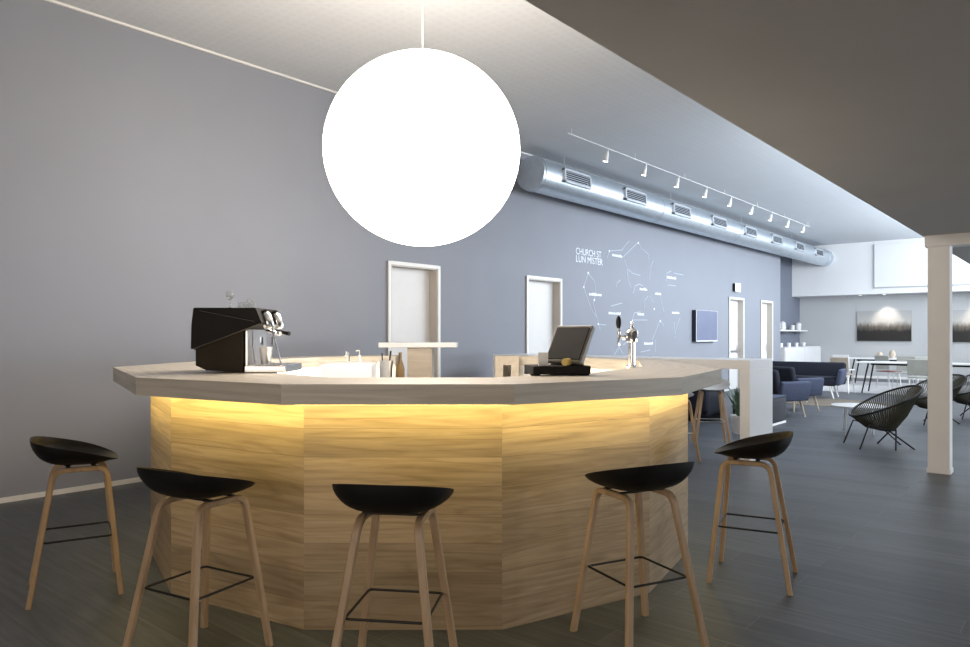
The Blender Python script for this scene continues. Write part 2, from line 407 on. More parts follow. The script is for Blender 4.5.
XT = -5.58
t = thing('lighting_track', 'thin white cable lighting track under the high ceiling', 'lighting track', (XT, 8.4, ZC-.09))
bm = B(); tube(bm, [(0, 0, 0), (0, 11.4, 0)], .005); obj('rail', bm, M['trim'], t)
for k in range(7):
    bm = B(); tube(bm, [(0, .1+k*1.85, 0), (0, .1+k*1.85, .09)], .005); obj('hanger', bm, M['trim'], t)
lampm = mat('lit_lamp_face', (1, .98, .95), .4, emit=4)
ords = ['first and nearest', 'second', 'third', 'fourth', 'fifth', 'sixth', 'seventh', 'eighth', 'ninth and farthest']
proto = None
for i in range(9):
    y = 9.51 + i*1.225
    lab = f'small white spotlight, {ords[i]} on the ceiling track counting from the globe lamp'
    if i == 0:
        s = thing('track_spotlight', lab, 'spotlight', (XT, y, ZC-.09), .2, 'spotlights on the ceiling track')
        bm = B(); tube(bm, [(0, 0, 0), (0, 0, -.06)], .008); obj('stem', bm, M['trim'], s)
        bm = B(); lathe(bm, [(.015, 0), (.026, -.03), (.038, -.12), (.041, -.15)], 16, c=(0, 0, -.045), M=Matrix.Rotation(.25, 4, 'Y'))
        obj('lamp_head', bm, M['trim'], s, True)
        bm = B(); lathe(bm, [(.036, -.152), (.036, -.156)], 16, c=(0, 0, -.045), M=Matrix.Rotation(.25, 4, 'Y')); obj('lamp_face', bm, lampm, s)
        proto = s
    else: dup(proto, (XT, y, ZC-.09), .2, lab)
# small smoke detector
p = AT(815, 178, 9.5)
bm = B(); lathe(bm, [(.05, 0), (.05, -.03), (.03, -.045)], 20); o = obj('smoke_detector', bm, M['trim'], None, True, (-2.45, 9.3, ZC))
tag(o, 'small white smoke detector on the high ceiling near the low ceiling edge', 'smoke detector')

# ------------------------------------------------------------------ globe lamp
G = W(-.45, 5.15, 2.725)
t = thing('globe_lamp', 'huge glowing white globe pendant hanging over the round bar', 'lamp', (G.x, G.y, ZC))
bm = B(); bmesh.ops.create_uvsphere(bm, u_segments=64, v_segments=32, radius=.702)
bmesh.ops.transform(bm, matrix=Matrix.Translation((0, 0, G.z-ZC)) @ Matrix.Diagonal((1, 1, .97, 1)), verts=bm.verts)
obj('globe', bm, mat('glowing_opal_globe', (.9, .9, .9), .4, emit=GLOBE_L, ecol=GLOBE_C), t, True)
bm = B(); tube(bm, [(0, 0, 0), (0, 0, G.z-ZC+.70)], .006); obj('cord', bm, M['trim'], t)
bm = B(); lathe(bm, [(.06, 0), (.06, -.02), (.02, -.035)], 24); obj('ceiling_rose', bm, M['trim'], t, True)
bm = B(); lathe(bm, [(.06, G.z-ZC+.69), (.06, G.z-ZC+.715), (.01, G.z-ZC+.74)], 24); obj('globe_fitting', bm, M['trim'], t, True)

# ------------------------------------------------------------------ the bar
OUT = [(-.95, 7.9), (-1.85, 7.35), (-2.42, 6.3), (-2.56, 4.92), (-1.815, 3.72), (-.915, 3.21), (.13, 3.21), (1.03, 3.74), (1.545, 4.67), (1.6, 6.3), (1.05, 7.4), (.12, 7.9)]
INN = [(-.95, 7.6), (-1.65, 7.1), (-2.12, 6.2), (-1.85, 5.0), (-1.27, 4.22), (-.80, 3.72), (.04, 3.72), (.62, 4.2), (1.10, 5.0), (1.32, 6.15), (.86, 7.12), (.12, 7.6)]
PAN = [(-.95, 7.75), (-1.75, 7.22), (-2.24, 6.2), (-2.17, 4.64), (-1.697, 3.865), (-.859, 3.393), (.081, 3.393), (.893, 3.88), (1.317, 4.64), (1.42, 6.25), (.95, 7.25), (.12, 7.75)]
def shrink(poly, t):     # move points towards the bar's centre line by t metres
    out = []
    for x, d in poly:
        v = Vector((x+.4, d-5.4)); out.append((x - v.x/v.length*t, d - v.y/v.length*t))
    return out
bar = thing('bar_counter', 'large faceted round bar with glowing oak board front and pale limed wood top', 'bar')
def strip(bm, out, inn, z0, z1, faces='tboi'):
    """slab between two open polylines, one uv island per straight run"""
    uv = bm.loops.layers.uv.verify()
    def quad(ps, uvs):
        f = bm.faces.new([bm.verts.new(p) for p in ps])
        for l, c in zip(f.loops, uvs): l[uv].uv = c
    for i in range(len(out)-1):
        a, b, c, d = out[i], out[i+1], inn[i+1], inn[i]
        A, Bq, Cq, D = [W(*q) for q in (a, b, c, d)]
        L = (Bq-A).length; wd = (D-A).length; k = i*20+5
        def P(v, z): return (v.x, v.y, z)
        quad([P(A, z1), P(Bq, z1), P(Cq, z1), P(D, z1)], [(k, 0), (k+L, 0), (k+L, wd), (k, wd)])
        quad([P(A, z0), P(Bq, z0), P(Cq, z0), P(D, z0)], [(k, 0), (k+L, 0), (k+L, wd), (k, wd)])
        quad([P(A, z0), P(Bq, z0), P(Bq, z1), P(A, z1)], [(k+2, z0), (k+2+L, z0), (k+2+L, z1), (k+2, z1)])
        quad([P(D, z0), P(Cq, z0), P(Cq, z1), P(D, z1)], [(k+4, z0), (k+4+L, z0), (k+4+L, z1), (k+4, z1)])
    for i in (0, -1):
        A, D = W(*out[i]), W(*inn[i]); wd = (A-D).length
        quad([(A.x, A.y, z0), (D.x, D.y, z0), (D.x, D.y, z1), (A.x, A.y, z1)], [(1, z0), (1+wd, z0), (1+wd, z1), (1, z1)])
    bmesh.ops.remove_doubles(bm, verts=bm.verts, dist=1e-5)
ZT, ZU = 1.179, 1.086
bm = B(); strip(bm, OUT, INN, ZU, ZT); obj('countertop', bm, M['top'], bar)
PIN = shrink(PAN, .035)
for i in range(len(PAN)-1):
    bm = B(); uv = bm.loops.layers.uv.verify()
    A, Bq, Cq, D = W(*PAN[i]), W(*PAN[i+1]), W(*PIN[i+1]), W(*PIN[i]); L = (Bq-A).length; k = i*20+5
    z0, z1 = 0.0, ZU
    vs = [bm.verts.new((v.x, v.y, z)) for z in (z0, z1) for v in (A, Bq, Cq, D)]
    for idx, uvs in (((0, 1, 5, 4), ((k, z0), (k+L, z0), (k+L, z1), (k, z1))), ((3, 2, 6, 7), ((k, z0), (k+L, z0), (k+L, z1), (k, z1))),
                     ((4, 5, 6, 7), ((k, 0), (k+L, 0), (k+L, .03), (k, .03))), ((0, 1, 2, 3), ((k, 0), (k+L, 0), (k+L, .03), (k, .03))),
                     ((1, 2, 6, 5), ((k, 0), (k+.03, 0), (k+.03, 1), (k, 1))), ((0, 3, 7, 4), ((k, 0), (k+.03, 0), (k+.03, 1), (k, 1)))):
        f = bm.faces.new([vs[j] for j in idx])
        for l, c in zip(f.loops, uvs): l[uv].uv = c
    obj('front_panel', bm, M['oak'], bar)
# lower work surfaces inside the ring
IN2 = shrink(INN, .05); WK = shrink(INN, .62)
WK[0] = (-.95, 7.15); WK[-1] = (.12, 7.15)
INW = shrink(INN, .0); INB = shrink(INN, .03)
bm = B(); strip(bm, shrink(INN, -.02), WK, .88, .92); obj('work_surface', bm, M['gloss'], bar)
bm = B(); strip(bm, shrink(INN, -.05), shrink(INN, -.02), .0, ZU); obj('inner_back_panel', bm, M['gloss'], bar)
bm = B(); strip(bm, shrink(WK, -.06), shrink(WK, -.03), 0, .88); obj('cabinet_front', bm, M['gloss'], bar)
# end panel of the ring beside the gap: an open box with a slot
pA, pB = W(*OUT[-1]), W(*INN[-1])
# LED profiles under the overhang: outer (yellow) and inner (white)
led = mat('yellow_led_strip', (1, .8, .3), .4, emit=2, ecol=(1, .82, .30))
O1 = shrink(PAN, -.075); O2 = shrink(PAN, -.05)
bm = B(); strip(bm, O1, O2, ZU-.012, ZU-.001); obj('led_strip', bm, led, bar)
for i in range(2, 9):
    q = shrink(PAN, -.135); A, Bq = W(*q[i]), W(*q[i+1]); mid = (A+Bq)/2
    t_ = (Bq-A).normalized(); inw = Vector((0, 0, 1)).cross(t_)          # towards the middle of the bar
    if (W(-.4, 5.4)-mid).dot(inw) < 0: inw = -inw
    dr = (inw*.80+Vector((0, 0, -.60))).normalized(); zz = -dr; xx = t_; yy = zz.cross(xx)
    o = area('under_counter_led', (0, 0, 0), (0, 0, 0), (Bq-A).length*.97, .025, 2.3*(Bq-A).length, (1, .80, .27))
    o.matrix_world = Matrix(((xx.x, yy.x, zz.x, mid.x), (xx.y, yy.y, zz.y, mid.y), (xx.z, yy.z, zz.z, ZU-.022), (0, 0, 0, 1)))
for i in range(0, len(INN)-1):
    q = shrink(INN, .015); A, Bq = W(*q[i]), W(*q[i+1]); mid = (A+Bq)/2
    ang = math.atan2(Bq.y-A.y, Bq.x-A.x)
    c = (1, .84, .45) if i in (0, 8, 9) else (1, .93, .80)
    if i != 10: area('inner_led', (mid.x, mid.y, ZU-.004), (0, 0, ang), (Bq-A).length*.95, .025, (3 if i == 9 else 7)*(Bq-A).length, c)

# pale wooden box with a slot closing the right-hand end of the ring
a = W(.105, 7.6); Mx = Matrix.Translation((a.x, a.y, 0)) @ Matrix.Rotation(TH, 4, 'Z')
bm = B(); H_ = ZT+.004
for (c, s) in (((.04, 0, H_/2), (.08, .30, H_)), ((.20, 0, H_/2), (.08, .30, H_)), ((.12, 0, H_-.045), (.08, .30, .09)), ((.12, .10, H_/2), (.08, .02, H_-.1)), ((.12, 0, .45), (.08, .30, .9))):
    box(bm, (c[0], c[1]-.16, c[2]), s, M=Mx)
o = obj('end_box', bm, M['greywood'], bar); o['label'] = 'pale wooden end box with a slot'

# raised white shelf on a pedestal in the gap of the ring
a = W(-.72, 8.05)
t = thing('serving_shelf', 'white slab shelf on a pale wood pedestal in the gap of the bar', 'shelf', (a.x, a.y, 0), TH)
bm = B(); box(bm, (0, 0, .631), (.27, .35, 1.262)); obj('pedestal', bm, M['greywood'], t)
bm = B(); rbox(bm, (-.02, 0, 1.29), (.86, .42, .055), r=.006); obj('slab', bm, mat('frosted_white_slab', (.82, .83, .84), .25), t)

# ------------------------------------------------------------------ coffee machine
a = W(-1.515, 4.32, ZT)
cmx = thing('espresso_machine', 'dark angular espresso machine on the left of the bar top', 'coffee machine', (a.x, a.y, ZT+.001), TH); cmx.scale = (.95, .95, .95)
# local x: to the right in the photograph, y: away
def side_prism(bm, pts, y0, y1):
    lo = [bm.verts.new((x, y0, z)) for x, z in pts]; hi = [bm.verts.new((x, y1, z)) for x, z in pts]; n = len(pts)
    bm.faces.new(lo); bm.faces.new(hi[::-1])
    for i in range(n): bm.faces.new((lo[i], lo[(i+1) % n], hi[(i+1) % n], hi[i]))
k = 4.28/715
def q(px, py): return ((px-224.5)*k, (373.5-py)*k)
bm = B(); side_prism(bm, [q(194, 349), q(191, 349), q(191.5, 325), q(193.5, 308), q(194.5, 307), q(257, 307), q(263, 322), q(262, 324), q(243, 330.5), q(216, 341), q(194.5, 350)], -.185, .26)
obj('upper_casing', bm, M['darkmachine'], cmx)
bm = B(); side_prism(bm, [q(195, 348), q(243, 330), q(243, 373), q(206, 371), q(195, 366)], -.17, .25); obj('lower_body', bm, M['lowermachine'], cmx)
bm = B(); tube(bm, [(q(194, 349)[0], -.19, q(194, 349.2)[1]), (q(262, 324)[0], -.19, q(262, 323.3)[1])], .003); tube(bm, [(q(200, 310)[0], -.188, q(200, 310)[1]), (q(256, 321)[0], -.188, q(256, 321)[1])], .0015)
obj('edge_trim', bm, mat('bronze_edge_trim', (.16, .13, .10), .4, .5), cmx)
for yy in (-.07, .14):
    bm = B(); Rm = Matrix.Translation((q(263, 0)[0], yy, q(0, 319)[1])) @ Matrix.Rotation(math.radians(-18), 4, 'Y')
    lathe(bm, [(.028, -.055), (.034, -.04), (.034, .03), (.024, .045)], 24, M=Rm)
    g = obj('group_head', bm, M['chrome'], cmx, True)
    bm = B(); lathe(bm, [(.022, .04), (.026, .055), (.024, .062)], 24, M=Rm); obj('group_cap', bm, M['black'], g, True)
    bm = B(); tube(bm, [(q(262, 0)[0], yy, .26), (q(270, 0)[0], yy-.03, .25), (q(279, 0)[0], yy-.05, .24)], .011, r2=.014); obj('portafilter_handle', bm, M['black'] if yy > 0 else M['chrome'], cmx, True)
    bm = B(); tube(bm, [(q(258, 0)[0], yy, .22), (q(258, 0)[0], yy, .17)], .012); obj('spout', bm, M['chrome'], cmx, True)
bm = B(); tube(bm, [(q(271, 0)[0], -.13, .30), (q(274, 0)[0], -.13, .20), (q(279, 0)[0], -.13, .085), (q(281, 0)[0], -.13, .05)], .0055); obj('steam_wand', bm, M['chrome'], cmx, True)
bm = B(); tube(bm, [(q(250, 0)[0], -.10, .26), (q(249, 0)[0], -.10, .16), (q(252, 0)[0], -.10, .06)], .0055); obj('water_wand', bm, M['chrome'], cmx, True)
bm = B(); box(bm, (q(246, 0)[0], .04, .16), (.012, .38, .30)); obj('front_plate', bm, M['steel'], cmx)
bm = B(); rbox(bm, (q(266, 0)[0], .02, .022), (.25, .40, .044), r=.006); o = obj('drip_tray', bm, M['chrome'], cmx)
bm = B()
for i in range(11): box(bm, (q(247, 0)[0]+i*.022, .02, .046), (.006, .37, .006))
obj('tray_grille', bm, M['steel'], o)
# cups/glasses on the machine
zt = q(0, 307)[1]
def glass(name, label, x, y, h, r, stem=False, m='glassw', base=None, z=None, cat='glass', grp=None):
    bm = B()
    if stem: lathe(bm, [(r*.8, 0), (r*.8, .004), (.004, .012), (.004, h*.5), (r, h*.7), (r*.85, h), (r*.8, h), (r*.9, h*.72), (.003, h*.53)], 20)
    else: lathe(bm, [(r*.75, 0), (r, h), (r*.94, h), (r*.7, .008)], 20)
    o = obj(name, bm, M[m], None, True); o.location = base @ Vector((x, y, z)); return tag(o, label, cat, grp)
MB_ = Matrix.Translation(a) @ Matrix.Rotation(TH, 4, 'Z') @ Matrix.Scale(.95, 4)
glass('wine_glass', 'tall clear stemmed glass standing on top of the dark espresso machine', q(220, 0)[0], 0, .11, .024, True, base=MB_, z=zt, grp='glasses on the espresso machine')
glass('glass_cup', 'middle low clear glass on top of the espresso machine', q(232, 0)[0], .03, .04, .030, base=MB_, z=zt, grp='glasses on the espresso machine')
glass('glass_cup', 'right hand clear glass on top of the espresso machine', q(243, 0)[0], 0, .055, .026, base=MB_, z=zt, grp='glasses on the espresso machine')
# coffee jug on the tray
o = glass('milk_jug', 'steel milk jug standing on the espresso machine drip tray', q(259, 0)[0], -.02, .10, .040, m='steel', base=MB_, z=.0525, cat='jug')

# ------------------------------------------------------------------ things inside the ring
# undercounter washer lid / sink block
a = W(-1.22, 6.45)
t = thing('sink_unit', 'white square sink block rising inside the bar ring', 'sink', (a.x, a.y, 0), TH+.05)
bm = B(); rbox(bm, (0, 0, 1.035), (.44, .48, .226), r=.02); o = obj('basin', bm, M['gloss'], t)
bm = B(); rbox(bm, (0, 0, 1.152), (.36, .38, .008), r=.003); obj('basin_hollow', bm, M['whiteplastic'], o)
a = W(-1.33, 6.95, 1.0)
t = thing('mixer_tap', 'small chrome mixer tap behind the white sink block', 'tap', (a.x, a.y, .92), TH)
bm = B(); tube(bm, [(0, 0, 0), (0, 0, .27), (0, -.03, .31), (0, -.11, .31), (0, -.13, .28)], .014); obj('spout', bm, M['chrome'], t, True)
bm = B(); lathe(bm, [(.03, 0), (.03, .03), (.018, .05)], 16); tube(bm, [(0, 0, .04), (.0, .0, .1), (.06, .0, .13)], .008); obj('lever', bm, M['chrome'], t, True)
a = W(-1.22, 6.95)
t = thing('soap_dispenser', 'clear pump soap bottle beside the chrome mixer tap', 'soap dispenser', (a.x, a.y, .92), TH)
bm = B(); lathe(bm, [(.035, 0), (.037, .2), (.014, .25), (.012, .27)], 20); obj('bottle', bm, M['whiteplastic'], t, True)
bm = B(); tube(bm, [(0, 0, .27), (0, 0, .33)], .005); tube(bm, [(0, 0, .33), (-.035, 0, .325)], .006); lathe(bm, [(.014, .265), (.014, .285)], 16); obj('pump', bm, M['trim'], t, True)
# sugar caster funnel etc on worktop : tools pot with utensils
a = W(-.94, 6.75)
t = thing('utensil_jar', 'steel jar with dark handled bar tools beside the sink', 'jar', (a.x, a.y, .92), TH)
bm = B(); lathe(bm, [(.06, 0), (.075, .24), (.07, .24), (.056, .01)], 24); obj('jar', bm, M['steel'], t, True)
bm = B(); tube(bm, [(.02, 0, .02), (.05, 0, .33)], .008); tube(bm, [(-.02, 0, .02), (-.035, .02, .31)], .006); obj('tool', bm, M['black'], t, True)
a = W(-.80, 6.75)
bm = B(); lathe(bm, [(.04, 0), (.042, .16), (.03, .21), (.014, .25), (.014, .31), (.018, .315)], 24); o = obj('syrup_bottle', bm, M['amber'], None, True, (a.x, a.y, .92))
tag(o, 'amber brown bottle between the utensil jar and the wooden pedestal', 'bottle')
a = W(-1.33, 5.2)
t = thing('funnel_stand', 'small steel funnel standing in the bright interior left of the sink', 'funnel', (a.x, a.y, .92), 0)
bm = B(); lathe(bm, [(.03, 0), (.006, .01), (.006, .12), (.035, .17), (.03, .17), (.004, .125)], 20); obj('funnel', bm, M['steel'], t, True)

# point of sale
a = W(.41, 3.99, ZT+.002)
t = thing('cash_register', 'black touch screen cash register tilted on the bar top', 'cash register', (a.x, a.y, ZT+.002), TH+.15)
bm = B(); rbox(bm, (-.01, 0, .028), (.32, .25, .046), r=.006); 
for sx in (-.15, .12): box(bm, (sx, -.08, .004), (.05, .05, .010)); box(bm, (sx, .08, .004), (.05, .05, .010))
obj('cash_drawer', bm, M['darkmachine'], t)
Rs = Matrix.Translation((.055, .035, .168)) @ Matrix.Rotation(math.radians(-26), 4, 'Z') @ Matrix.Rotation(math.radians(-38), 4, 'X')
Rs = Matrix.Translation((.065, .0, .165)) @ Matrix.Rotation(math.radians(-52), 4, 'Z') @ Matrix.Rotation(math.radians(-30), 4, 'X')
Sh = Matrix.Identity(4)
bm = B(); rbox(bm, (0, 0, 0), (.25, .03, .235), r=.006, M=Rs); o = obj('monitor', bm, mat('grey_bezel_plastic', (.16, .15, .13), .4), t)
bm = B(); box(bm, (0, -.0185, 0), (.222, .007, .200), M=Rs); obj('screen', bm, M['screen'], o)
bm = B(); tube(bm, [(.05, .02, .045), (.085, .06, .12), (.06, .06, .17)], .022); rbox(bm, (.06, .04, .055), (.16, .13, .02), r=.005); obj('stand', bm, M['black'], t, True)
bm = B(); rbox(bm, (0, 0, 0), (.16, .06, .12), r=.01, M=Rs @ Matrix.Translation((.0, .045, -.03))); obj('printer_housing', bm, M['black'], t)
bm = B(); lathe(bm, [(.004, -.026), (.020, -.026), (.020, .026), (.004, .026)], 20, M=Matrix.Translation((.02, -.10, .072)) @ Matrix.Rotation(.9, 4, 'Z') @ Matrix.Rotation(PI/2, 4, 'Y')); obj('paper_roll', bm, M['brass'], t, True)
bm = B(); box(bm, (-.105, -.075, .087), (.055, .004, .075), M=Matrix.Rotation(0, 4, 'X')); obj('receipt', bm, M['trim'], t)

# beer tap
a = W(.985, 4.80, ZT)
t = thing('beer_tap', 'chrome beer tap tower with one black oval handle', 'beer tap', (a.x, a.y, ZT), TH)
bm = B(); lathe(bm, [(.042, 0), (.042, .012), (.024, .02), (.024, .17), (.041, .178), (.041, .245), (.034, .255), (.012, .27), (.007, .29), (.012, .30), (.006, .312)], 28); obj('tower', bm, M['chrome'], t, True)
bm = B(); tube(bm, [(-.03, 0, .21), (-.075, -.01, .21), (-.088, -.012, .20), (-.09, -.012, .15)], .010); tube(bm, [(-.085, -.01, .205), (-.09, -.01, .265)], .008); lathe(bm, [(.014, .225), (.014, .245)], 14, c=(-.088, -.01, 0)); o = obj('faucet', bm, M['chrome'], t, True)
bm = B(); bmesh.ops.create_uvsphere(bm, u_segments=20, v_segments=12, radius=1); bmesh.ops.transform(bm, matrix=Matrix.Translation((-.09, -.01, .305)) @ Matrix.Diagonal((.018, .014, .045, 1)), verts=bm.verts); obj('tap_handle', bm, M['black'], o, True)
a = W(1.0, 4.83)

# ------------------------------------------------------------------ bar stools
def make_stool(name, label, seatm, railm=None, group='black seated stools around the bar'):
    t = thing(name, label, 'stool', group=group)
    bm = B(); n, mm = 56, 12; rows = []
    def rim(th):
        c, s = math.cos(th), math.sin(th); e = 2/2.9
        x = .212*abs(c)**e*(1 if c > 0 else -1); y = .236*abs(s)**e*(1 if s > 0 else -1)
        y *= 1 - .13*max(0, x/.212)**2
        f = (.212-x)/.424
        return x, y, .730 + .112*f**.9
    for layer in range(2):
        off = -.011 if layer else 0
        rr = []
        for j in range(1, mm+1):
            u = j/mm; row = []
            for i in range(n):
                x, y, z = rim(2*PI*i/n)
                prof = u**2.6
                rad = 1-(1-u)**1.6
                zz = .705 + (z-.705)*prof
                fr = max(0, x/.212)
                zz -= .016*fr*fr*max(0, u-.75)*4
                row.append(bm.verts.new((x*rad*(1-.02*layer), y*rad*(1-.02*layer), zz+off*(1-.6*u))))
            rr.append(row)
        c0 = bm.verts.new((0, 0, .705+off))
        for i in range(n): bm.faces.new((c0, rr[0][i], rr[0][(i+1) % n]))
        for p_, q_ in zip(rr, rr[1:]):
            for i in range(n): bm.faces.new((p_[i], p_[(i+1) % n], q_[(i+1) % n], q_[i]))
        rows.append(rr)
    for i in range(n):
        a_, b_ = rows[0][-1], rows[1][-1]; bm.faces.new((a_[i], a_[(i+1) % n], b_[(i+1) % n], b_[i]))
    obj('seat', bm, seatm, t, True)
    FT, TP = .212, .118; ZTOP = .676
    for sy in (-1, 1):
        top_y = sy*TP
        for sx in (-1, 1):
            foot = Vector((sx*FT, sy*FT, 0)); bend = Vector((.150 if sx > 0 else -.100, top_y, ZTOP)); mid = Vector((.025, top_y, ZTOP))
            pts = [foot, foot.lerp(bend, .5)] + arc3(foot, bend, mid, 7, .055)
            bm = B(); tube(bm, pts, 0, rect=(.026, .032), up=Vector((0, 1, 0)))
            # flatten the foot on the floor
            for v in bm.verts:
                if v.co.z < .012: v.co.z = 0
            obj('leg', bm, M['stoolwood'], t, False)
        bm = B(); tube(bm, [(-.048, top_y, ZTOP), (.098, top_y, ZTOP)], 0, rect=(.0258, .0318), up=Vector((0, 1, 0))); obj('side_rail', bm, M['stoolwood'], t)
    zr = .31; k_ = zr/ZTOP; e = FT+(TP-FT)*k_-.010; ef = FT-.062*k_-.010; eb = -(FT-.112*k_-.010)
    bm = B(); cs = [(eb, -e), (ef, -e), (ef, e), (eb, e)]; pts = []
    for i in range(4):
        A_, B_, C3 = cs[i-1], cs[i], cs[(i+1) % 4]
        pts += arc3((*A_, zr), (*B_, zr), (*C3, zr), 3, .02)
    tube(bm, pts, .0055, closed=True, seg=8); obj('footrest', bm, railm or M['blackmetal'], t, True)
    bm = B()
    for sx in (-.035, .085): box(bm, (sx, 0, .6905), (.022, 2*TP, .006)); 
    for sx in (-.035, .085): box(bm, (sx, 0, .694), (.04, .12, .006))
    obj('seat_bracket', bm, M['blackmetal'], t)
    return t
st = make_stool('bar_stool', 'black seated oak stool at the far left, standing nearest the baseboard', M['black'])
st.location = (-4.275, 1.555, 0); st.rotation_euler.z = math.radians(71)
R_ = math.radians
dup(st, (-2.99, 1.587, 0), R_(102), 'black seated oak stool second from left, overlapping the left end of the bar front')
dup(st, (-2.13, 1.96, 0), R_(122), 'black seated oak stool in the middle, seen from behind before the bar front')
dup(st, (-1.585, 2.965, 0), R_(156), 'black seated oak stool in front of the right end of the bar front')
dup(st, (-1.485, 4.165, 0), R_(193), 'black seated oak stool standing clear of the bar on its right, lowest edge pointing left')
ws = make_stool('white_stool', 'white seated oak stool behind the bar corner, closer to the white high table leg', M['whiteplastic'], M['steel'], 'white seated stools at the high table')
ws.location = (-3.70, 8.85, 0); ws.rotation_euler.z = R_(-60)
p = AT(699, 0, 8.35); dup(ws, (-3.55, 7.42, 0), R_(75), 'white seated oak stool half hidden behind the right end of the bar')

# ------------------------------------------------------------------ high table
Xa, Xb, Ya, Yb = -6.40, -2.80, 7.75, 8.48
t = thing('high_table', 'long white high table on slab legs behind the bar', 'table', ((Xa+Xb)/2, (Ya+Yb)/2, 0))
hx = (Xb-Xa)/2; hy = (Yb-Ya)/2
bm = B(); rbox(bm, (0, 0, 1.075), (2*hx, 2*hy, .10), r=.004); obj('tabletop', bm, M['gloss'], t)
for s in (-1, 1):
    bm = B(); rbox(bm, (s*(hx-.055), 0, .5125), (.11, 2*hy, 1.025), r=.004); obj('leg', bm, M['gloss'], t)

# ------------------------------------------------------------------ wall screen and mural
y0, z1 = ONX(691, 308, XW); y1, z0 = ONX(716, 342.5, XW)
t = thing('wall_screen', 'square dark framed screen on the blue wall', 'screen', (XW, (y0+y1)/2-.07, 1.61))
bm = B(); box(bm, (.05, 0, 0), (.10, 1.2, .72)); obj('case', bm, mat('navy_black_case', (.01, .012, .03), .4), t)
bm = B(); box(bm, (.105, .0, 0), (.012, 1.2, .72)); o = obj('bezel', bm, M['trim'], t)
bm = B(); box(bm, (.1115, 0, .01), (.003, 1.17, .69)); obj('display', bm, mat('blue_grey_display', (.17, .19, .28), .35), t)

mural = thing('wall_mural', 'white line drawing of linked star shapes with lettering on the blue wall', 'mural', (XW, 11.5, 2.2))
def ribbon(bm, pts, wd, x=.004):
    P = [Vector((0, *ONX(px, py, XW))) for px, py in pts]
    for a_, b_ in zip(P, P[1:]):
        d_ = (b_-a_).normalized(); n_ = Vector((1, 0, 0)).cross(d_)*wd/2
        vs = [bm.verts.new(Vector((x+dx, 0, 0))+v) for dx in (0, -.003) for v in (a_-n_-d_*wd/2, b_-n_+d_*wd/2, b_+n_+d_*wd/2, a_+n_-d_*wd/2)]
        bm.faces.new(vs[:4]); bm.faces.new(vs[4:][::-1])
        for i in range(4): bm.faces.new((vs[i], vs[4+i], vs[4+(i+1) % 4], vs[(i+1) % 4]))
lines = [
 [(607, 258), (609, 251), (622, 250), (626, 244), (629, 241)], [(623, 257), (631, 249), (638, 242.5), (641, 248), (648, 254), (649, 259)],
 [(653, 261), (650, 268), (649.5, 280)], [(624.5, 260), (627, 269), (633, 273.5), (640, 275.5)], [(627, 270), (628, 280), (631, 287)],
 [(588, 273), (583.5, 287), (588, 300), (591, 309), (597, 318), (600, 330)], [(588, 273), (594, 281), (596, 293), (593, 303), (597, 318)], [(598, 324), (606, 325)],
 [(616, 287), (617, 283), (620, 280)], [(633, 293), (635, 286), (639, 284), (643, 286)], [(666, 281), (667, 273), (671, 271)], [(674, 273), (683, 275)], [(668, 285), (676, 286)],
 [(644, 308), (644, 301), (648, 296)], [(650, 296), (653, 302)], [(611, 306), (622, 303)], [(632, 320), (634, 313), (640, 312)], [(633, 320), (647, 320)],
 [(660, 296), (662, 305), (664, 312)], [(652, 340), (656, 330), (660, 320), (664, 326)], [(655, 340), (655, 352)], [(674, 338), (677, 325), (680, 318)],
 [(614, 355), (619, 347), (623, 354)], [(623, 345), (629, 340)], [(674, 322), (675, 338)], [(641, 352), (650, 350)],
]
for l in lines:
    bm = B(); ribbon(bm, l, .014)
    bmesh.ops.translate(bm, verts=bm.verts, vec=(0, -11.5, -2.2)); obj('drawn_line', bm, M['muralthin'], mural)
for px, py in [(588, 273), (598, 324), (594, 300), (654, 309), (583.5, 287), (609, 251), (638, 243), (660, 321), (632, 321)]:
    yy, zz = ONX(px, py, XW); bm = B(); lathe(bm, [(.022, 0), (.022, .004)], 8, M=Matrix.Translation((.003, yy-11.5, zz-2.2)) @ Matrix.Rotation(PI/2, 4, 'Y')); obj('star_dot', bm, M['mural'], mural)
# small illegible captions: rows of short ticks
rnd = random.Random(3)
for px, py, wpx in [(612, 254.8, 10), (589, 294, 12), (667, 277.2, 9), (639.5, 288.8, 7), (655, 293.5, 6), (608.5, 313, 12), (637.5, 314, 6), (672, 312.5, 7), (644, 343.5, 9), (622, 339, 6)]:
    y0_, z_ = ONX(px, py, XW); y1_, _ = ONX(px+wpx, py, XW); y = y0_; bm = B()
    while y < y1_:
        w2 = .018+rnd.random()*.014; h2 = .035+rnd.random()*.02
        box(bm, (.003, y+w2/2-11.5, z_-2.2+h2/2-.025), (.004, w2, h2)); y += w2+.010
    obj('caption_mark', bm, M['mural'], mural)
def text_mesh(s, size, ext=.002):
    cu = bpy.data.curves.new('t', 'FONT'); cu.body = s; cu.size = size; cu.extrude = ext
    o = bpy.data.objects.new('t', cu); C.objects.link(o)
    dg = bpy.context.evaluated_depsgraph_get(); me = bpy.data.meshes.new_from_object(o.evaluated_get(dg))
    bpy.data.objects.remove(o); return me
for s, px, py, px2 in (('CHURCH ST', 575.5, 254, 601), ('LUN MISTER', 575.5, 261.6, 602.5)):
    me = text_mesh(s, .17); o = bpy.data.objects.new('lettering', me); C.objects.link(o); me.materials.append(M['mural'])
    y_, z_ = ONX(px, py, XW); y2, _ = ONX(px2, py, XW)
    wd = max(v.co.x for v in me.vertices)
    k2 = (y2-y_)/wd
    me.transform(Matrix(((0, 0, 1, .004), (k2, 0, 0, y_-11.5), (0, 1, 0, z_-2.2), (0, 0, 0, 1))))
    o.parent = mural

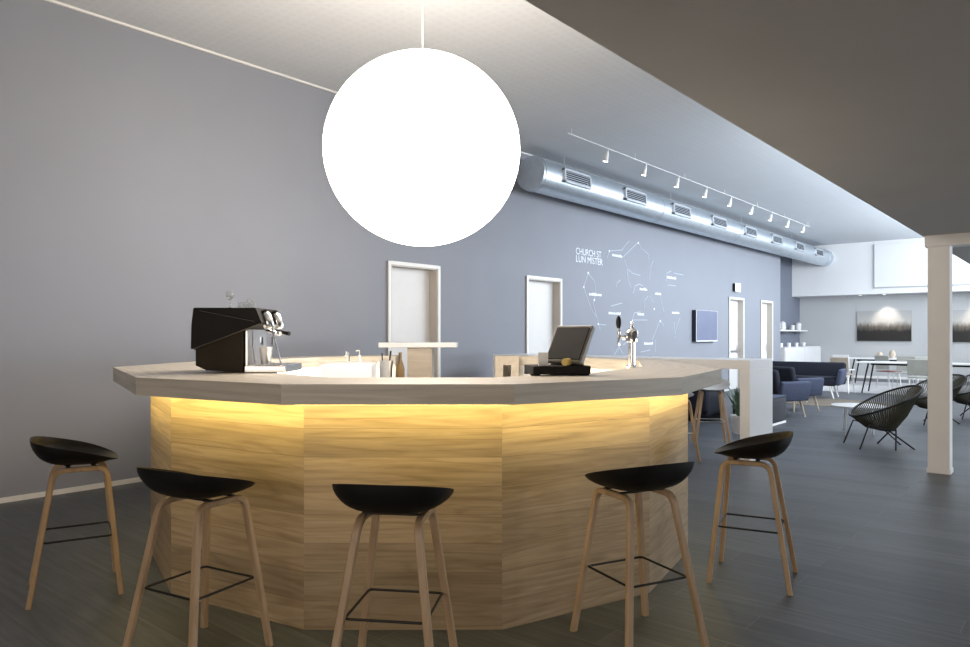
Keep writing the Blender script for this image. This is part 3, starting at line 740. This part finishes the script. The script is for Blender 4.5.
# ------------------------------------------------------------------ lounge
def armchair(label, loc, rz, m=None, w_=.72):
    t = thing('lounge_armchair', label, 'armchair', loc, rz, 'blue lounge armchairs beyond the high table')
    m = m or M['blue']
    bm = B(); rbox(bm, (0, 0, .36), (.62, w_-.16, .14), r=.035, seg=3); obj('seat', bm, M['navy'], t, True)
    bm = B(); rbox(bm, (0, 0, 0), (.12, w_-.02, .50), r=.05, seg=4, M=Matrix.Translation((-.34, 0, .57)) @ Matrix.Rotation(-.2, 4, 'Y')); obj('backrest', bm, M['navy'], t, True)
    for s in (-1, 1):
        bm = B(); rbox(bm, (0, 0, 0), (.64, .09, .34), r=.035, seg=3, M=Matrix.Translation((.0, s*(w_/2-.02), .45)) @ Matrix.Rotation(-s*.18, 4, 'X')); obj('armrest', bm, m, t, True)
        for sx in (-1, 1):
            bm = B(); tube(bm, [(sx*.24, s*.22, .30), (sx*.30, s*.28, 0)], .022, r2=.013); obj('leg', bm, M['beige'], t, True)
    return t
a = W(5.86, 13.9); ac = armchair('slate blue armchair facing the sofa, right of the high table leg', (-4.22, 14.0, 0), R_(62))
dup(ac, (-4.10, 12.75, 0), R_(62), 'slate blue armchair partly hidden by the white high table leg')
# sofa
t = thing('lounge_sofa', 'long dark navy sofa with slate blue sides against the white kitchen counter', 'sofa', (-5.05, 17.1, 0), R_(-84))
bm = B(); rbox(bm, (0, 0, .36), (.70, 1.6, .16), r=.04, seg=3); obj('seat', bm, M['navy'], t, True)
bm = B(); rbox(bm, (0, 0, 0), (.14, 1.82, .50), r=.06, seg=4, M=Matrix.Translation((-.38, 0, .53)) @ Matrix.Rotation(-.16, 4, 'Y')); obj('backrest', bm, M['navy'], t, True)
for s in (-1, 1):
    bm = B(); rbox(bm, (0, 0, 0), (.72, .10, .36), r=.04, seg=3, M=Matrix.Translation((.0, s*.86, .47)) @ Matrix.Rotation(-s*.2, 4, 'X')); obj('armrest', bm, M['blue'], t, True)
    for sx in (-1, 1):
        bm = B(); tube(bm, [(sx*.28, s*.66, .30), (sx*.33, s*.76, 0)], .022, r2=.014); obj('leg', bm, M['trim'], t, True)
bm = B(); rbox(bm, (.02, 0, .45), (.64, 1.56, .04), r=.015); obj('seat_cushion', bm, M['navy'], t, True)
# low dark block just beyond the table leg, and dark chair under the table
def pouf(label, loc, rz, s, m):
    t = thing('lounge_block_seat', label, 'seat', loc, rz)
    bm = B(); rbox(bm, (0, 0, s[2]/2+.03), (s[0], s[1], s[2]), r=.035, seg=3); obj('cushion_body', bm, m, t, True)
    bm = B(); rbox(bm, (0, 0, s[2]+.035), (s[0]*1.0, s[1]*1.0, .02), r=.008); obj('top_piping', bm, M['blue'], t, True)
    bm = B(); box(bm, (0, 0, .015), (s[0]*.98, s[1]*.98, .03)); obj('plinth', bm, M['trim'], t)
    return t
pouf('low charcoal block seat right beside the white high table leg', (-4.02, 11.55, 0), 0, (.62, .7, .39), M['charcoal'])
t = thing('dark_sofa', 'black sofa seen under the white high table', 'sofa', (-5.25, 11.35, 0), R_(90))
bm = B(); rbox(bm, (0, 0, .25), (.7, 1.2, .34), r=.04, seg=3); obj('seat', bm, M['navy'], t, True)
bm = B(); rbox(bm, (-.32, 0, .50), (.14, 1.2, .66), r=.05, seg=3); obj('backrest', bm, M['navy'], t, True)
for s in (-1, 1):
    bm = B(); rbox(bm, (0, s*.55, .35), (.7, .12, .5), r=.04, seg=3); obj('armrest', bm, M['navy'], t, True)
bm = B(); box(bm, (0, 0, .04), (.6, 1.1, .08)); obj('plinth', bm, M['black'], t)
# small plant on a side table under the high table, seen beside its leg
a = (-3.78, 10.1)
t = thing('potted_plant', 'small green plant in a pale pot beside the white stool legs', 'plant', (*a, 0))
bm = B(); lathe(bm, [(.10, 0), (.14, .26), (.125, .26), (.11, .2)], 20); obj('pot', bm, M['whiteplastic'], t, True)
bm = B(); rnd = random.Random(5)
for i in range(46):
    an = rnd.random()*2*PI; h = .3+rnd.random()*.38; r = .05+rnd.random()*.2
    p0 = Vector((0, 0, .2)); p1 = Vector((r*math.cos(an), r*math.sin(an), h)); tdir = (p1-p0).normalized(); sd = tdir.cross(Vector((0, 0, 1)))
    if sd.length < .1: continue
    sd = sd.normalized()*.028; md = p0.lerp(p1, .65)+Vector((0, 0, .03))
    vs = [bm.verts.new(v) for v in (p0, md+sd, p1, md-sd)]; bm.faces.new((vs[0], vs[1], vs[2])); bm.faces.new((vs[0], vs[2], vs[3]))
obj('foliage', bm, M['green'], t)

# round coffee tables
def round_table(label, loc, r, h, grp=None, name='coffee_table'):
    t = thing(name, label, 'table', loc, .3, grp)
    bm = B(); lathe(bm, [(r-.01, h-.02), (r, h-.012), (r, h-.004), (r-.006, h)], 40); obj('tabletop', bm, M['gloss'], t, True)
    for k_ in range(4):
        an = PI/4+k_*PI/2
        bm = B(); tube(bm, [(r*.62*math.cos(an), r*.62*math.sin(an), h-.02), (r*.72*math.cos(an), r*.72*math.sin(an), 0)], .008); obj('leg', bm, M['steel'], t, True)
    return t
round_table('round white coffee table beside the left string chair', (-2.49, 11.12, 0), .35, .41)
round_table('round white coffee table in front of the long navy sofa', (-4.72, 15.75, .006), .40, .42)
bm = B(); lathe(bm, [(1.15, 0), (1.15, .006)], 48, M=Matrix.Diagonal((1, .8, 1, 1))); o = obj('brown_rug', bm, M['brownrug'], None, False, (-4.1, 15.9, 0)); tag(o, 'flat brown rug between the navy sofa and the armchairs', 'rug')

# string chairs
def string_chair(label, loc, rz):
    t = thing('string_chair', label, 'chair', loc, rz, 'black string chairs in the lounge')
    n = 64
    def rim(u):
        x = .46*math.cos(u); y = .42*math.sin(u)*(1-.12*math.cos(u))
        return Vector((x*.86-.03, y, .575 - .19*math.cos(u)))
    bm = B(); tube(bm, [rim(2*PI*i/n) for i in range(n)], .013, closed=True); obj('rim', bm, M['blackmetal'], t, True)
    def low(u): return Vector((.09*math.cos(u)-.05, .09*math.sin(u), .215))
    bm = B(); tube(bm, [low(2*PI*i/24) for i in range(24)], .010, closed=True); obj('lower_ring', bm, M['blackmetal'], t, True)
    bm = B()
    m_ = 96
    for i in range(m_):
        u = 2*PI*(i+.5)/m_; p_, q_ = rim(u), low(u); mid = p_.lerp(q_, .55)+Vector((0, 0, -.045)) + (p_-q_).cross(Vector((0, 0, 1))).normalized()*0
        tube(bm, [p_, mid, q_], .0075, seg=5)
    obj('cord_weave', bm, M['string'], t, True)
    bm = B(); tube(bm, [(-.05, -.28, 0), (-.14, -.06, .22), (-.14, .06, .22), (-.05, .28, 0)], .010)
    o = obj('leg_frame', bm, M['blackmetal'], t, True)
    for s in (-1, 1):
        bm = B(); tube(bm, [(.36, s*.30, 0), (.22, s*.27, .40), (.30, s*.30, rim(math.acos(.72)).z)] if False else [(.36, s*.28, 0), (.25, s*.26, .30), (.12, s*.2, .27), (-.05, s*.085, .215)], .010); obj('front_leg', bm, M['blackmetal'], t, True)
    bm = B(); tube(bm, [(-.05, -.08, .21), (-.30, -.20, 0)], .010); tube(bm, [(-.05, .08, .21), (-.30, .20, 0)], .010); obj('rear_leg', bm, M['blackmetal'], t, True)
    return t
sc = string_chair('black string chair between the round coffee table and the column', (-1.98, 10.05, 0), R_(212))
dup(sc, (-1.90, 13.3, 0), R_(225), 'black string chair half hidden behind the left side of the column')
dup(sc, (-1.55, 14.6, 0), R_(225), 'black string chair cut by the right edge of the photo beyond the column')
bm = B(); lathe(bm, [(.24, 0), (.24, .05), (.2, .08)], 24); 

# ------------------------------------------------------------------ dining area
bm = B(); box(bm, (-2.6, 21.4, .003), (6.2, 4.6, .006)); struct(obj('floor_dining', bm, M['palesheet']), 'pale sheet on the floor under the dining tables')  # thin pale sheet laid over the planks
def dining_table(label, cx_, cy_, lx, ly, legm):
    t = thing('dining_table', label, 'table', (cx_, cy_, .0065), 0, 'white dining tables')
    bm = B(); rbox(bm, (0, 0, .735), (lx, ly, .03), r=.006); obj('tabletop', bm, M['gloss'], t)
    for sx in (-1, 1):
        for sy in (-1, 1):
            bm = B(); tube(bm, [(sx*(lx/2-.25), sy*(ly/2-.15), .72), (sx*(lx/2-.12), sy*(ly/2-.08), 0)], .02, r2=.016); obj('leg', bm, legm, t, True)
    bm = B(); box(bm, (0, 0, .69), (lx-.5, .06, .05)); obj('underframe', bm, M['blackmetal'], t)
    return t
dining_table('nearer white dining table, its top running behind the column', -2.95, 19.35, 2.7, .85, M['blackmetal'])
dining_table('farther white dining table below the landscape picture', -4.2, 22.4, 2.2, .85, M['blackmetal'])
def dchair(label, loc, rz, m, legm=None):
    t = thing('dining_chair', label, 'chair', loc, rz, 'chairs around the dining tables')
    bm = B(); rbox(bm, (0, 0, .45), (.42, .42, .025), r=.01); obj('seat', bm, m, t)
    bm = B(); rbox(bm, (0, 0, 0), (.024, .42, .36), r=.011, M=Matrix.Translation((-.23, 0, .68)) @ Matrix.Rotation(-.15, 4, 'Y')); obj('backrest', bm, m, t)
    for sx in (-1, 1):
        for sy in (-1, 1):
            bm = B(); tube(bm, [(sx*.16, sy*.16, .44), (sx*.21, sy*.20, 0)], .011); obj('leg', bm, legm or M['steel'], t, True)
    return t
rug = .0065  # standing height on top of the pale floor sheet
c1 = dchair('beige chair at the near left corner of the nearer dining table', (-4.55, 18.8, rug), R_(85), M['beige'])
c2 = dchair('white chair directly behind the right end of the navy sofa', (-5.1, 21.2, rug), R_(85), M['whiteplastic'])
c3 = dchair('grey green chair on the far side of the nearer dining table, right one', (-3.05, 20.25, rug), R_(-75), M['greychair'])
dup(c3, (-3.55, 20.4, rug), R_(-95), 'grey green chair on the far side of the nearer dining table, left one')
c4 = dchair('grey chair with a red brown seat between the two dining tables', (-3.98, 21.0, rug), R_(60), M['greychair'])
for ch in c4.children:
    if ch.name.startswith('seat'): ch.data.materials[0] = M['red']; ch['label'] = 'red brown seat'
dup(c3, (-2.9, 18.45, rug), R_(95), 'grey green chair with its back to the camera at the nearer dining table')
dup(c1, (-1.45, 17.8, rug*0), R_(100), 'beige chair right of the column, before the second landscape picture')
dup(c1, (-1.6, 20.6, rug), R_(-80), 'beige chair right of the column, farther from the camera')
# table centre pieces
for (x_, y_, h_, lab) in ((-4.45, 22.3, .16, 'small white pot at the left on the farther dining table'), (-4.15, 22.35, .22, 'taller white pot at the middle of the farther dining table')):
    bm = B(); lathe(bm, [(.06, 0), (.09, h_*.6), (.05, h_), (.04, h_)], 18); o = obj('table_vase', bm, M['beige'], None, True, (x_, y_, .0065+.75)); tag(o, lab, 'vase')

# pictures on the back wall
def picture(px0, px1, label):
    x0, zt_ = ONY(px0, 312, YB2); x1, zb = ONY(px1, 341, YB2)
    t = thing('landscape_picture', label, 'picture', ((x0+x1)/2, YB2, (zt_+zb)/2))
    wd, hh = x1-x0, .97
    bm = B(); box(bm, (0, -.02, 0), (wd, .04, hh)); obj('canvas_back', bm, M['greychair'], t)
    m = bpy.data.materials.new('misty_landscape_print'); m.use_nodes = True; nt = m.node_tree; N = nt.nodes.new; L = nt.links.new
    b = nt.nodes['Principled BSDF']; b.inputs['Roughness'].default_value = .6
    tc = N('ShaderNodeTexCoord'); sp = N('ShaderNodeSeparateXYZ'); L(tc.outputs['Object'], sp.inputs[0])
    mp = N('ShaderNodeMapping'); mp.inputs['Scale'].default_value = (6, 1, 2); L(tc.outputs['Object'], mp.inputs[0])
    n = N('ShaderNodeTexNoise'); n.inputs['Scale'].default_value = 2; n.inputs['Detail'].default_value = 5; L(mp.outputs[0], n.inputs['Vector'])
    ml = N('ShaderNodeMath'); ml.operation = 'MULTIPLY_ADD'; ml.inputs[1].default_value = .22; L(n.outputs['Fac'], ml.inputs[0]); L(sp.outputs[2], ml.inputs[2])
    r = N('ShaderNodeValToRGB'); mr = N('ShaderNodeMapRange'); mr.inputs[1].default_value = -.4; mr.inputs[2].default_value = .6; L(ml.outputs[0], mr.inputs[0]); L(mr.outputs[0], r.inputs[0])
    e = r.color_ramp.elements; e[0].position = .35; e[0].color = (.012, .010, .008, 1); e[1].position = .66; e[1].color = (.48, .46, .43, 1)
    x = e.new(.5); x.color = (.13, .11, .09, 1); x = e.new(1); x.color = (.42, .42, .42, 1)
    L(r.outputs[0], b.inputs['Base Color'])
    bm = B(); box(bm, (0, -.042, 0), (wd-.02, .006, hh-.02)); obj('print', bm, m, t)
    return t, (x0+x1)/2
p1, xm = picture(857, 912, 'misty dark landscape picture on the white back wall left of the column')
p2, xm2 = picture(949, 1004, 'misty dark landscape picture just right of the column')
for i, (xx, lab) in enumerate(((xm, 'small round downlight above the landscape picture left of the column'), (-5.7, 'small round downlight left of the landscape pictures'), (xm2, 'small round downlight above the picture right of the column'))):
    t = thing('downlight', lab, 'light', (xx+.1, YB2-.45, 2.68))
    bm = B(); lathe(bm, [(.06, 0), (.055, -.012)], 20); obj('housing', bm, M['trim'], t, True)
    bm = B(); lathe(bm, [(.04, -.012), (.04, -.016)], 20); obj('lamp_face', bm, lampm, t)
    if i == 1: continue
    l = bpy.data.lights.new('picture_spot', 'SPOT'); l.energy = 75; l.color = (1, .90, .76); l.spot_size = 1.3; l.spot_blend = .8; l.shadow_soft_size = .05
    o = bpy.data.objects.new('picture_spot', l); C.objects.link(o); o.location = (xx+.1, YB2-.45, 2.65); o.rotation_euler = (R_(20), 0, 0)

# kitchen corner
t = thing('kitchen_counter', 'long white cupboard unit in the recess beyond the blue wall', 'cabinet', (-7.56, 23.8, 0))
bm = B(); box(bm, (.34, 0, .54), (.64, 3.7, .92)); obj('body', bm, M['gloss'], t)
bm = B(); box(bm, (.34, 0, .04), (.58, 3.66, .08)); obj('plinth', bm, M['charcoal'], t)
bm = B(); rbox(bm, (.345, 0, 1.015), (.67, 3.72, .03), r=.004); obj('worktop', bm, M['gloss'], t)
for k_ in range(4):
    bm = B(); box(bm, (.67, -1.38+k_*.92, .54), (.018, .90, .86)); obj('door', bm, M['gloss'], t)
t = thing('wall_shelf', 'thin white shelf above the white cupboard unit', 'shelf', (-7.58, 23.75, 1.52))
bm = B(); box(bm, (.15, 0, .02), (.30, 3.6, .04)); obj('board', bm, M['trim'], t)
bm = B(); 
for yy in (-1.3, 0, 1.3): box(bm, (.12, yy, -.04), (.2, .03, .08))
obj('bracket', bm, M['steel'], t)
ld = ['nearest end', 'second place', 'third place', 'far end']
for k_, (yy, s) in enumerate(((22.9, .27), (23.4, .27), (24.4, .18), (25.0, .26))):
    bm = B(); lathe(bm, [(s*.3, 0), (s*.36, s*.2), (s*.36, s*.8), (s*.22, s*.95), (s*.1, s)], 16); o = obj('storage_jar', bm, M['whiteplastic'], None, True, (-7.42, yy, 1.56)); tag(o, f'white jar on the thin white shelf, {ld[k_]} of the row', 'jar', 'jars on the kitchen shelf')
for k_ in range(4):
    bm = B(); lathe(bm, [(.05, 0), (.06, .12), (.04, .13)], 16); o = obj('white_cup', bm, M['trim'], None, True, (-7.12, 22.3+k_*.75, 1.03)); tag(o, f'small white cup on the white cupboard top, {ld[k_]} of four', 'cup', 'cups on the kitchen cupboard')
